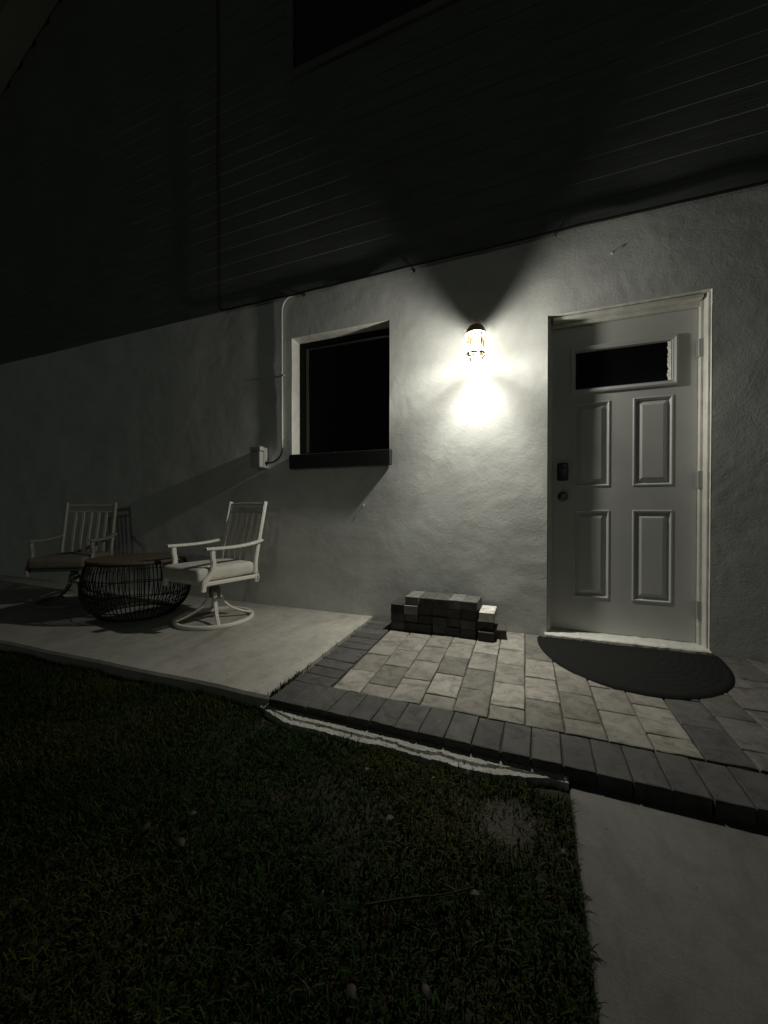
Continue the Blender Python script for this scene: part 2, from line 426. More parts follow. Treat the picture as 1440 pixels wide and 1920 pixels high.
# wall body behind the finish coat
def body(name, d): return box(name, d, M_stucco, house)
body('wall_core', (WX0, VX0 - .03, .172, .3, -.2, WZ1)); body('wall_core', (VX1 + .03, DX0 - .03, .172, .3, -.2, WZ1)); body('wall_core', (DX1 + .03, WX1, .172, .3, -.2, WZ1))
body('wall_core', (VX0 - .03, VX1 + .03, .172, .3, -.2, VZ0 - .03)); body('wall_core', (VX0 - .03, VX1 + .03, .172, .3, VZ1 + .03, WZ1)); body('wall_core', (DX0 - .03, DX1 + .03, .205, .3, DZ1 + .03, WZ1))

# ground-floor window
win = obj('window', bx(bmesh.new(), VX0 + .002, VX1 - .002, .164, .171, 1.27, VZ1 - .002), M_bronze_frame, house)
fm = bmesh.new()
bx(fm, VX0 + .003, VX0 + .045, .118, .160, 1.29, VZ1 - .003); bx(fm, VX1 - .045, VX1 - .003, .118, .160, 1.29, VZ1 - .003)
bx(fm, VX0 + .045, VX1 - .045, .119, .159, VZ1 - .038, VZ1 - .003); bx(fm, VX0 + .045, VX1 - .045, .119, .159, 1.29, 1.34)
obj('window_frame', fm, M_bronze_frame, win)
box('pane', (VX0 + .04, VX1 - .04, .136, .142, 1.33, VZ1 - .035), M_glass_dark, win)
sb = bmesh.new(); bx(sb, VX0 + .004, VX1 + .024, -.052, -.006, 1.182, 1.302, bev=.006); bx(sb, VX0 + .004, VX1 - .004, -.006, .165, 1.205, 1.296)
obj('window_sill', sb, M_black_brick, win)

# door frame, threshold, door
fm = bmesh.new()
for (x0, x1, y) in ((DX0 + .002, .102, .030), (.102, .1180, .086), (.950, DX1 - .002, .020), (.9345, .950, .080)):
    bx(fm, x0, x1, y, .15 + y * .05, 0.02, DZ1 - .004, bev=.0025)
fr = obj('door_frame', fm, M_white, house)
fm = bmesh.new(); bx(fm, .1182, .9343, .031, .151, 2.100, DZ1 - .005, bev=.0025); bx(fm, .1182, .9343, .084, .153, 2.0745, 2.0998, bev=.002)
obj('head_jamb', fm, M_white, fr)
tm = bmesh.new(); tv = []
bx(tm, DX0 - .012, DX1 + .004, -.038, .155, -.15, .022, bev=.006)
bmesh.ops.subdivide_edges(tm, edges=[e for e in tm.edges if e.calc_length() > .3], cuts=60)
for v in tm.verts: v.co.z += .004 * ns(v.co.x, v.co.y, 0, 30) * (v.co.z > 0); v.co.y += .005 * ns(v.co.x, 2, v.co.z, 24) * (v.co.y < 0)
obj('threshold', tm, M_thresh, house)

SX0, SX1, SZ0, SZ1, SY = .119, .9225, .0335, 2.059, .080
panels = [(.247, .460, .995, 1.548), (.588, .803, .993, 1.556), (.250, .462, .263, .838), (.590, .797, .255, .843)]
LT = (.228, .824, 1.612, 1.918)
def rect_face(bm, x0, x1, z0, z1, y): return bm.faces.new([bm.verts.new(p) for p in ((x0, y, z0), (x1, y, z0), (x1, y, z1), (x0, y, z1))])
holes = [(.248, .462, .99, 1.55)]
dm = bmesh.new()
DXs = [SX0, .248, .462, .588, .802, SX1]; DZs = [SZ0, .258, .840, .993, 1.552, 1.612, 1.918, SZ1]
hol = {(1, 1), (3, 1), (1, 3), (3, 3)}
vmap = {}
def dv(x, z):
    if (x, z) not in vmap: vmap[(x, z)] = dm.verts.new((x, SY, z))
    return vmap[(x, z)]
for i in range(5):
    for j in range(7):
        if (i, j) in hol or (j == 5 and 1 <= i <= 3): continue
        dm.faces.new((dv(DXs[i], DZs[j]), dv(DXs[i + 1], DZs[j]), dv(DXs[i + 1], DZs[j + 1]), dv(DXs[i], DZs[j + 1])))
per = [(SX0, SZ0), (SX1, SZ0), (SX1, SZ1), (SX0, SZ1)]
for (a, b) in zip(per, per[1:] + per[:1]):
    dm.faces.new([dm.verts.new(p) for p in ((a[0], SY, a[1]), (b[0], SY, b[1]), (b[0], SY + .044, b[1]), (a[0], SY + .044, a[1]))])
rect_face(dm, SX0, SX1, SZ0, SZ1, SY + .044)
door = obj('door', dm, M_door, house)
def rings(name, x0, x1, z0, z1, prof, m, par, cap=True):
    bm = bmesh.new(); R_ = []
    for ins, dy in prof:
        R_.append([bm.verts.new(p) for p in ((x0 + ins, SY + dy, z0 + ins), (x1 - ins, SY + dy, z0 + ins), (x1 - ins, SY + dy, z1 - ins), (x0 + ins, SY + dy, z1 - ins))])
    for A, B in zip(R_, R_[1:]):
        for k in range(4): bm.faces.new((A[k], A[(k + 1) % 4], B[(k + 1) % 4], B[k]))
    if cap: bm.faces.new(R_[-1])
    return obj(name, bm, m, par)
pprof = [(0, 0), (.003, -.0035), (.008, -.004), (.012, -.001), (.018, .009), (.026, .0105), (.030, .0085), (.050, -.002), (.053, -.0025)]
for (x0, x1) in ((.248, .462), (.588, .802)):
    for (z0, z1) in ((.258, .840), (.993, 1.552)): rings('panel', x0, x1, z0, z1, pprof, M_door, door)
lf = rings('lite_frame', .2255, .8245, 1.6095, 1.9205, [(0, -.0005), (.002, -.012), (.012, -.016), (.022, -.010), (.030, -.009), (.036, .016)], M_door, door, cap=False)
x0, x1, z0, z1 = .248, .802, 1.612, 1.918
box('pane', (.25, .80, SY + .012, SY + .018, 1.63, 1.90), M_glass_dark, door)
# flaking white glazing strip at the hinge edge of the little window
v = []; nn = 40
for i in range(nn + 1):
    z = 1.646 + .238 * i / nn; wob = .013 + .005 * ns(z, 0, 0, 30) + .006 * ns(z, 3, 0, 90)
    v += [(.7885, SY - .003, z), (.789 - wob, SY + .006 + .002 * ns(z, 5, 0, 60), z), (.789 - wob - .002, SY + .0115, z)]
f = [(3*i + k, 3*i + k + 1, 3*i + k + 4, 3*i + k + 3) for i in range(nn) for k in range(2)]
pydata('glazing_strip', v, f, M_white, door)['label'] = 'flaking white glazing strip at the edge of the door window'
kp = obj('keypad_lock', bx(bmesh.new(), .150, .216, SY - .026, SY - .0005, 1.037, 1.155, bev=.013, seg=4), M_plastic, door, smooth=True)
km = bmesh.new()
for r_ in range(3):
    for c_ in range(4): bx(km, .158 + c_ * .0135, .1675 + c_ * .0135, SY - .0285, SY - .024, 1.105 + r_ * .0125, 1.1135 + r_ * .0125, bev=.0015)
# keys lie on the keypad's own mesh
for vtx in []: pass
bmk = bmesh.new(); bmk.from_mesh(kp.data); 
me_k = from_bm(km, 'keys'); me_k.materials.append(M_key); kp.data.materials.append(M_key)
bmk.from_mesh(me_k); nf = len(kp.data.polygons)
for i, fc in enumerate(bmk.faces):
    if i >= nf: fc.material_index = 1
bmk.to_mesh(kp.data); bmk.free()
kn = obj('door_knob', lathe(bmesh.new(), [(0, 0), (.034, 0), (.034, .005), (.030, .010), (.016, .0115), (.015, .014), (.018, .017), (.027, .020), (.0285, .024), (.025, .029), (.012, .0305), (0, .031)], 28, (.184, SY - .001, .93), 'Y'), M_nickel, door, smooth=True)
for z in (1.81, 1.022, .24):
    hm = bmesh.new(); bx(hm, .9155, .9205, SY - .006, SY - .0006, z - .05, z + .05, bev=.001); bx(hm, .9275, .9440, SY - .0345, SY - .0265, z - .052, z + .052, bev=.0015)
    lathe(hm, [(0, -.052), (.0085, -.052), (.0085, .052), (0, .052)], 12, (.9225, SY - .026, z))
    obj('hinge', hm, M_hinge, door)

door.location = (0, .03, -.0089); door.scale = (1.0105, 1, 1.0105)

# lap siding of the upper wall, one object to a board
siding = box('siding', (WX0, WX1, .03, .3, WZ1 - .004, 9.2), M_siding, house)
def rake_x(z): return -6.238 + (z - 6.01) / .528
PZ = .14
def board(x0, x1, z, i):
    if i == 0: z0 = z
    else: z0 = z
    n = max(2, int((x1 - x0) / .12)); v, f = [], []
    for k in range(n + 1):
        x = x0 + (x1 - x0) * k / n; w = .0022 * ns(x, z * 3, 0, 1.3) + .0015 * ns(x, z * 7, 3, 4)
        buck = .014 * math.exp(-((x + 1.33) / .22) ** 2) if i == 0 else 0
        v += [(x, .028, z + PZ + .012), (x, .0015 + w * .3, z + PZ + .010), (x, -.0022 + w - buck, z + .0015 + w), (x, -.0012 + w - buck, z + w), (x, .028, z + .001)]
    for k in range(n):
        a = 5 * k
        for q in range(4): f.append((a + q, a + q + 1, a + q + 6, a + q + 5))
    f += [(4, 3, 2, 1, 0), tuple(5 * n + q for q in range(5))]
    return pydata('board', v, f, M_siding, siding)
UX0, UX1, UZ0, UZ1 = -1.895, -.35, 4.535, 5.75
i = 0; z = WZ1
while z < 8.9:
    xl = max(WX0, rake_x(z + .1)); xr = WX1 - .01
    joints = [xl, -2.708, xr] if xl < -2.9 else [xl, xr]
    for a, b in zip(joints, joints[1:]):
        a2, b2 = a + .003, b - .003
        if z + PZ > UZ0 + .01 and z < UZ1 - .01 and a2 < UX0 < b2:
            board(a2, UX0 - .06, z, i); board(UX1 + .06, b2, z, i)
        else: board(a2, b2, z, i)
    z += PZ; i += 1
uw = obj('upper_window', bx(bmesh.new(), UX0 - .05, UX1 + .05, .0, .032, UZ0 - .05, UZ1 + .05), M_bronze_frame, house)
fm = bmesh.new()
bx(fm, UX0 - .062, UX0, -.024, .02, UZ0 - .06, UZ1 + .06); bx(fm, UX1, UX1 + .062, -.024, .02, UZ0 - .06, UZ1 + .06)
bx(fm, UX0, UX1, -.023, .021, UZ0 - .06, UZ0); bx(fm, UX0, UX1, -.023, .021, UZ1, UZ1 + .06)
obj('window_frame', fm, M_siding, uw)
box('pane', (UX0 + .001, UX1 - .001, -.004, -.001, UZ0 + .001, UZ1 - .001), M_glass_dark, uw)
# gable roof rake with its soffit
def rake(x): return 6.01 + .528 * (x + 6.238)
rm = bmesh.new(); P = []
for x in (-9.4, -1.0):
    P.append([rm.verts.new(p) for p in ((x, -.29, rake(x)), (x, .32, rake(x)), (x, .32, rake(x) + .2), (x, -.29, rake(x) + .2))])
for k in range(4): rm.faces.new((P[0][k], P[0][(k + 1) % 4], P[1][(k + 1) % 4], P[1][k]))
rm.faces.new(P[0][::-1]); rm.faces.new(P[1])
obj('roof', rm, M_roof, house)

# ------------------------------------------------------------------ things on the wall
LX, LY = -.3645, -.150
lan = tag(empty('wall_lantern', (LX, 0, 1.93)), 'copper lantern lit on the stucco between the window and the door', 'lantern')
def lp(name, bm, m, smooth=True, parent=lan):
    return obj(name, bm, m, parent, smooth, loc=(0, 0, 0) if parent is lan else (0, 0, 0))
c = (0, LY, -1.938)
bm = bmesh.new(); bx(bm, -.036, .036, -.020, .012, .055, .175, bev=.010, seg=2); lp('back_plate', bm, M_bronze)
bm = bmesh.new(); tube(bm, spline([(0, -.012, .125), (0, -.04, .15), (0, LY + .045, .145), (0, LY + .025, .132)], 5), .007); lp('arm', bm, M_bronze)
cap = lp('cap', lathe(bmesh.new(), [(0, 2.032), (.050, 2.030), (.067, 2.020), (.071, 2.022), (.070, 2.030), (.064, 2.040), (.056, 2.058), (.046, 2.074), (.030, 2.084), (.012, 2.090), (0, 2.091)], 32, c), M_bronze)
lp('finial', lathe(bmesh.new(), [(.011, 2.088), (.005, 2.096), (.009, 2.104), (.005, 2.111), (.008, 2.120), (.0085, 2.130), (.004, 2.141), (0, 2.146)], 14, c), M_bronze, parent=cap)
for k in range(6):
    a = k * math.pi / 3 + .5; bm = bmesh.new(); bmesh.ops.create_icosphere(bm, subdivisions=1, radius=.0042, matrix=Matrix.Translation((c[0] + .059 * math.cos(a), c[1] + .059 * math.sin(a), c[2] + 2.052)))
    lp('rivet', bm, M_steel, parent=cap)
lp('socket', lathe(bmesh.new(), [(0, 2.029), (.012, 2.029), (.012, 1.992), (0, 1.9915)], 16, c), M_porcelain)
bulb = lp('bulb', lathe(bmesh.new(), [(0, 1.99), (.005, 1.989), (.006, 1.962)] + [(.018 * math.sin(t), 1.938 + .018 * math.cos(t)) for t in np.linspace(.4, math.pi - .001, 11)] + [(0, 1.920)], 20, c), M_bulb)
pl = bpy.data.lights.new('bulb_light', 'POINT'); po = bpy.data.objects.new('bulb_light', pl); COL.objects.link(po); po.parent = lan
po.location = (c[0], c[1], c[2] + 1.938); pl.energy = BULB; pl.shadow_soft_size = .028; pl.use_soft_falloff = False; pl.color = (.985, .968, .865)
pl.use_nodes = True; lt = pl.node_tree; em = lt.nodes['Emission']                       # output shaped by direction: stronger downward, cut towards the wall to keep glare small
tcn = N(lt, 'ShaderNodeNewGeometry'); spn = N(lt, 'ShaderNodeSeparateXYZ'); lt.links.new(tcn.outputs['Incoming'], spn.inputs[0])   # direction the light leaves in
dn = math_(lt, 'MAXIMUM', math_(lt, 'MULTIPLY', spn.outputs[2], -1.0), 0.0)
bk = math_(lt, 'EXPONENT', math_(lt, 'MULTIPLY', math_(lt, 'MAXIMUM', spn.outputs[1], 0.0), -3.5))
lt.links.new(math_(lt, 'MULTIPLY', math_(lt, 'ADD', math_(lt, 'MULTIPLY', dn, DOME), .5), bk), em.inputs['Strength'])
lp('glass', lathe(bmesh.new(), [(.0525, 2.027), (.0525, 1.882)], 32, c), M_clear)
for zr, r_, hr in ((1.888, .0585, .0055), (1.868, .060, .003)):
    bm = bmesh.new(); lathe(bm, [(r_, zr - hr), (r_ + .003, zr - hr), (r_ + .003, zr + hr), (r_, zr + hr), (r_, zr - hr)], 32, c); lp('ring', bm, M_brass_lit)
for k in range(4):
    a = k * math.pi / 2 + .78; cx, sx = math.cos(a), math.sin(a)
    bm = bmesh.new(); tube(bm, [(c[0] + .0585 * cx, c[1] + .0585 * sx, c[2] + 2.026), (c[0] + .0585 * cx, c[1] + .0585 * sx, c[2] + 1.868)], .0046, 8)
    br = lp('bar', bm, M_brass_lit)
    bm = bmesh.new(); lathe(bm, [(0, .018), (.004, .014), (.011, .002), (.011, -.002), (0, -.004)], 8, (c[0] + .0585 * cx, c[1] + .0585 * sx, c[2] + 1.884)); lp('foot', bm, M_brass_lit, parent=br)
    bm = bmesh.new()
    for s in (-1, 1):
        a2 = a + s * .55; tube(bm, [(c[0] + .0585 * cx, c[1] + .0585 * sx, c[2] + 2.022), (c[0] + .056 * math.cos(a2), c[1] + .056 * math.sin(a2), c[2] + 1.985)], .004, 5)
    lp('brace', bm, M_brass_lit, parent=br)

# outdoor outlet box, conduit and its cord
ob = tag(empty('outlet_box', (-2.226, 0, 1.29)), 'grey weatherproof outlet box on the stucco beside the window', 'outlet box')
obj('back_box', bx(bmesh.new(), -.052, .052, -.052, .003, -.088, .088, bev=.006, seg=2), M_box, ob)
obj('cover', bx(bmesh.new(), -.050, .050, -.108, -.0545, -.088, .050, bev=.010, seg=2), M_box, ob)
obj('lid', bx(bmesh.new(), -.054, .054, -.110, -.0545, .053, .092, bev=.006, seg=2), M_box, ob)
obj('cord_grip', lathe(bmesh.new(), [(0, -.012), (.014, -.012), (.016, .0), (.011, .012), (0, .014)], 12, (0, 0, 0)), M_cable, ob, loc=(.058, -.03, -.045), rot=(0, R(90), 0))
cm = bmesh.new(); tube(cm, [(-2.016, -.014, z) for z in np.linspace(1.372, 2.50, 12)] + spline([(-2.016, -.014, 2.52), (-2.006, -.015, 2.585), (-1.965, -.016, 2.635), (-1.90, -.018, 2.652)], 6), .0085, 10)
cd = tag(empty('conduit', (-2.016, 0, 1.37)), 'thin white conduit running up the stucco beside the window', 'conduit')
o = obj('pipe', cm, M_pvc, cd, True); o.location = (2.016, 0, -1.37)
sm_ = bmesh.new(); bx(sm_, -.02, .022, -.027, -.001, .612, .63, bev=.003); obj('strap', sm_, M_box, cd)
cm = bmesh.new(); tube(cm, spline([(-2.016, -.014, 1.385), (-2.018, -.016, 1.34), (-2.045, -.022, 1.285), (-2.10, -.028, 1.252), (-2.155, -.03, 1.245)], 6), .0075, 8)
tag(obj('power_cord', cm, M_cable, None, True), 'short black cord curving from the outlet box up to the conduit', 'cord')

cm = bmesh.new()
pts = [(-2.708 + .012 * ns(0, z, 0, 1.1) + .006 * ns(0, z, 3, 4), -.027, z) for z in np.linspace(6.6, 2.80, 60)] + [(-2.712, -.026, 2.74), (-2.70, -.024, 2.695), (-2.66, -.022, 2.668)]
pts += [(x, -.024 - .004 * ns(x, 0, 2, 3), 2.655 + .006 * ns(x, 0, 0, 1.4) + .004 * ns(x, 4, 0, 5)) for x in np.linspace(-2.56, 3.5, 110)]
tube(cm, pts, [.0055] * 62 + [.0085] * (len(pts) - 62), 7)
tag(obj('wall_cable', cm, M_cable, None, True), 'black cable running down the siding and along the top of the stucco', 'cable')
def hook(x, z, s=1, m=M_cable, label='', name='cable_clip', cat='clip'):
    bm = bmesh.new(); tube(bm, spline([(0, .006, .008), (0, -.022 * s, .006), (.004, -.028 * s, -.004), (.003, -.022 * s, -.020 * s)], 4), .0042 * s, 6)
    lathe(bm, [(0, -.002), (.009 * s, -.002), (.009 * s, .003), (0, .004)], 10, (0, 0, .008), 'Y')
    return tag(obj(name, bm, m, None, True, loc=(x, 0, z)), label, cat, 'clips and nails in the stucco')
hook(-1.80, 2.637, 1.2, label='small dark clip on the stucco where the conduit meets the cable')
hook(-.838, 2.622, 1, label='small dark clip under the cable between window and lantern')
hook(.124, 2.632, 1, M_steel, label='small metal clip under the cable between lantern and door')
hook(.452, 2.445, .42, M_pvc, 'pale screw hook in the stucco above the door', 'screw_hook', 'hook')
hook(-1.255, .872, .45, M_pvc, 'pale nail head in the stucco below the window', 'wall_nail', 'nail')

# ------------------------------------------------------------------ half-round doormat
mc = (.504, -.072); v, f = [], []
NR, NA = 64, 72
for i in range(NR + 1):
    t = i / NR
    for k in range(NA + 1):
        a = math.pi * k / NA
        x = mc[0] - .479 * t * math.cos(a); y = mc[1] - .660 * t * math.sin(a) ** .92
        z = .013 + .0015 * math.sin(t * 2 * math.pi * 15 + 1.5 * ns(x, y, 3, 6)) * (t > .06) + .0028 * ns(x, y, 0, 55) + .003 * ns(x, y, 5, 5)
        if i == NR: z = .002
        v.append((x, y - .0, z))
for i in range(NR):
    for k in range(NA): a = i * (NA + 1) + k; f.append((a, a + 1, a + NA + 2, a + NA + 1))
b0 = len(v)                                                             # straight back edge down to the pavers
line = [NA + (NA + 1) * i for i in range(NR, -1, -1)] + [(NA + 1) * i for i in range(1, NR + 1)]
for q in line: v.append((v[q][0], v[q][1] + .004, .001))
for i in range(len(line) - 1): f.append((line[i], line[i + 1], b0 + i + 1, b0 + i))
tag(pydata('doormat', v, f, M_mat, smooth=True), 'black half-round ribbed doormat in front of the door', 'doormat')

# ------------------------------------------------------------------ stacked bricks against the wall
def bmesh_brick(seed):
    r = random.Random(seed); bm = bx(bmesh.new(), -.0485, .0485, -.0985, .0985, 0, .0595, bev=.003)
    for v_ in bm.verts: v_.co += Vector((r.uniform(-.0006, .0006), r.uniform(-.0008, .0008), 0))
    me = from_bm(bm, 'stacked_brick'); me.materials.append(M_paver); return me
BR = [bmesh_brick(40 + s) for s in range(5)]
ordn = ['first', 'second', 'third', 'fourth', 'fifth', 'sixth', 'seventh']
cnum = ['bottom', 'second', 'third', 'top']
bx_c = [-.883, -.787, -.688, -.588, -.491, -.394, -.293]
def brick(col, lay, colr, label, dx=0, dy=0, rz=0):
    o = bpy.data.objects.new('stacked_brick', random.choice(BR)); COL.objects.link(o)
    o.location = (bx_c[col] + dx + random.uniform(-.002, .002), -.152 + dy + random.uniform(-.009, .009), .0012 + lay * .0602)
    o.rotation_euler = (0, 0, rz + random.gauss(0, .012)); o.color = (*colr, 1)
    return tag(o, label, 'brick', 'bricks stacked against the wall')
for lay in range(4):
    for col in range(7):
        if lay == 3 and col in (0, 6): continue
        k = random.uniform(.03, .10); cc = (k, k * .98, k * .93)
        lab = f'dark grey brick, {ordn[col]} from the slab end in the {cnum[lay]} course of the stack'
        dy = 0; dx = 0
        if lay == 2 and col == 6: cc = (.62, .61, .57); lab = 'white brick on the door end of the brick stack'; dx = .014; dy = -.012
        if lay == 2 and col == 1: cc = (.24, .24, .235); lab = 'brick with a pale grey face in the third course of the stack'; dy = -.004
        if lay == 0 and col == 6: dx = .012; dy = -.018
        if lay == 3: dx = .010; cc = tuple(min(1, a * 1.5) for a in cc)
        brick(col, lay, cc, lab, dx, dy)
brick(6, 0, (.075, .07, .06), 'dark brick on the pavers past the door end of the stack', dx=.075, dy=.055, rz=.12)

# ------------------------------------------------------------------ swivel patio chairs
def build_chair(x, y, rz, label, cush, cname, M_chair=M_chair):
    t = tag(empty('patio_chair', (x, y, 0), rz), label, 'chair', 'swivel patio chairs beside the wire table')
    def P(name, bm, m=M_chair, smooth=False, parent=t): return obj(name, bm, m, parent, smooth)
    bm = bmesh.new(); ring = [(.272 * math.cos(a), .272 * math.sin(a), .0145) for a in np.linspace(0, 2 * math.pi, 49)[:-1]]
    lathe(bm, [(.259, .002), (.284, .002), (.286, .006), (.286, .026), (.283, .029), (.262, .029), (.259, .026), (.259, .002)], 56); P('base_ring', bm, smooth=True)
    for k in range(4):
        a = math.pi / 4 + k * math.pi / 2 + .25
        pr = spline([(.030, .225), (.042, .165), (.075, .105), (.135, .058), (.205, .030), (.262, .016)], 4)if False else None
        pts = [(r_ * math.cos(a), r_ * math.sin(a), z_) for r_, z_ in ((.030, .232), (.044, .180), (.075, .125), (.125, .078), (.190, .046), (.262, .022))]
        bm = bmesh.new(); bar(bm, spline(pts, 4), (-math.sin(a), math.cos(a), 0), .026, .016); P('leg', bm)
    col = P('swivel_column', lathe(bmesh.new(), [(0, .175), (.040, .175), (.044, .20), (.040, .245), (.030, .250), (.030, .285), (.052, .289), (.052, .296), (0, .296)], 20), M_swivel, True)
    bm = bmesh.new(); bx(bm, -.11, .11, -.075, .075, .2965, .306, bev=.003); P('spring_plate', bm, M_swivel, parent=col)
    bm = bmesh.new()
    w = .222
    bar(bm, [(-.205, -w + .012, .318), (.235, -w + .012, .325)], (0, 0, 1), .030, .020); bar(bm, [(-.205, w - .012, .318), (.235, w - .012, .325)], (0, 0, 1), .030, .020)
    bar(bm, [(.228, -w + .022, .325), (.228, w - .022, .325)], (0, 0, 1), .028, .018); bar(bm, [(-.200, -w + .022, .318), (-.200, w - .022, .318)], (0, 0, 1), .028, .018)
    for q in (-.12, -.04, .04, .12): bar(bm, [(-.19, q, .316), (.218, q, .322)], (0, 1, 0), .030, .008)
    P('seat_frame', bm)
    for s in (-1, 1):
        bm = bmesh.new(); bar(bm, spline([(-.262, s * w, .598), (-.15, s * (w + .006), .578), (.0, s * (w + .010), .568), (.14, s * (w + .008), .568), (.238, s * (w + .004), .570)], 4), (0, 1, 0), .046, .021); ar = P('arm', bm)
        bm = bmesh.new(); bar(bm, spline([(.182, s * (w + .006), .562), (.180, s * (w + .005), .510), (.172, s * (w + .004), .455), (.190, s * (w + .002), .395), (.238, s * w, .345), (.246, s * w, .320), (.250, s * w, .280)], 4), (0, 1, 0), .026, .038); P('arm_support', bm, parent=ar)
        bm = bmesh.new(); bar(bm, spline([(-.222, s * (w - .014), .275), (-.214, s * (w - .014), .36), (-.218, s * (w - .014), .45), (-.240, s * (w - .014), .56), (-.272, s * (w - .014), .70), (-.318, s * (w - .014), .905)], 4), (0, 1, 0), .028, .034); P('back_post', bm)
    def backx(z): return np.interp(z, [.36, .45, .56, .70, .905], [-.214, -.218, -.240, -.272, -.318])
    for z, h, nm in ((.878, .032, 'top_rail'), (.815, .026, 'rail'), (.395, .026, 'rail')):
        bm = bmesh.new(); bar(bm, [(backx(z), -w + .026, z), (backx(z) - .012, 0, z + .004), (backx(z), w - .026, z)], (-.22, 0, .97), h, .016); P(nm, bm)
    for q in (-.132, -.066, 0, .066, .132):
        bm = bmesh.new(); bar(bm, spline([(backx(z) - .008 * (1 - (q / .2) ** 2) * (z > .6), q, z) for z in (.405, .50, .60, .70, .81)], 3), (0, 1, 0), .030, .017); P('slat', bm)
    bm = bx(bmesh.new(), -.205, .285, -.214, .214, .337, .434, bev=.036, seg=4)
    bmesh.ops.subdivide_edges(bm, edges=[e for e in bm.edges if e.calc_length() > .2], cuts=8, use_grid_fill=True)
    for v_ in bm.verts:
        e = max(0, 1 - (v_.co.x / .24) ** 2) * max(0, 1 - (v_.co.y / .21) ** 2)
        v_.co.z += .016 * e * (v_.co.z > .38) + .004 * ns(v_.co.x + x, v_.co.y, v_.co.z, 9)
    cu = P(cname, bm, cush, True)
    for s in (-1, 1):
        bm = bmesh.new(); tube(bm, spline([(-.195, s * .19, .36), (-.218, s * .225, .352), (-.238, s * .212, .335), (-.226, s * .232, .318), (-.222, s * .236, .296)], 4), .005, 6); P('cushion_tie', bm, cush, True, parent=cu)
    return t
build_chair(-2.275, -.515, R(261.3), 'cream slat-back swivel chair with a pale cushion, on the window side of the wire table', M_cush, 'cushion')
build_chair(-3.90, -.545, R(304), 'dim-painted cream slat-back swivel chair with a brown cushion, beyond the wire table', M_cush2, 'cushion', M_chair_dim)

# ------------------------------------------------------------------ wire drum table
tb = tag(empty('wire_table', (-2.99, -.60, 0), .35), 'round wood-topped table with a bulging black wire drum base between two chairs', 'table')
prof = [(.340, .428), (.362, .36), (.381, .26), (.376, .17), (.340, .085), (.285, .030), (.262, .008)]
wp = spline([(r_, 0, z_) for r_, z_ in prof], 3)
wbm = bmesh.new(); tube(wbm, wp, .0038, 5); wme = from_bm(wbm, 'wire'); wme.materials.append(M_wire)
NW = 78
for k in range(NW):
    o = bpy.data.objects.new('wire', wme); COL.objects.link(o); o.parent = tb; o.rotation_euler = (0, 0, 2 * math.pi * k / NW + random.gauss(0, .006))
for r_, z_, tr in ((.341, .428, .006), (.374, .315, .0035), (.3795, .20, .0035), (.338, .085, .0035), (.263, .008, .006)):
    bm = bmesh.new(); tube(bm, [(r_ * math.cos(a), r_ * math.sin(a), z_ + .006 * math.sin(a * 2 + z_ * 20) * (.05 < z_ < .4)) for a in np.linspace(0, 2 * math.pi, 65)[:-1]], tr, 6, True); obj('hoop', bm, M_wire, tb, True)
top = obj('table_top', lathe(bmesh.new(), [(0, .4345), (.345, .4345), (.349, .440), (.349, .4455), (.345, .449), (0, .449)], 56), M_wood, tb)
edges = np.linspace(-.345, .345, 7)
for a, b in zip(edges, edges[1:]):
    n = 10; v, f = [], []
    for k in range(n + 1):
        y_ = a + .0012 + (b - a - .0024) * k / n; hl = math.sqrt(max(.0004, .346 ** 2 - y_ * y_)); v += [(-hl, y_, .449), (hl, y_, .449), (-hl, y_, .4535), (hl, y_, .4535)]
    for k in range(n): q = 4 * k; f += [(q + 2, q + 3, q + 7, q + 6), (q, q + 4, q + 5, q + 1), (q, q + 2, q + 6, q + 4), (q + 1, q + 5, q + 7, q + 3)]
    f += [(0, 1, 3, 2), (4 * n, 4 * n + 2, 4 * n + 3, 4 * n + 1)]
    pydata('plank', v, f, M_wood, top)

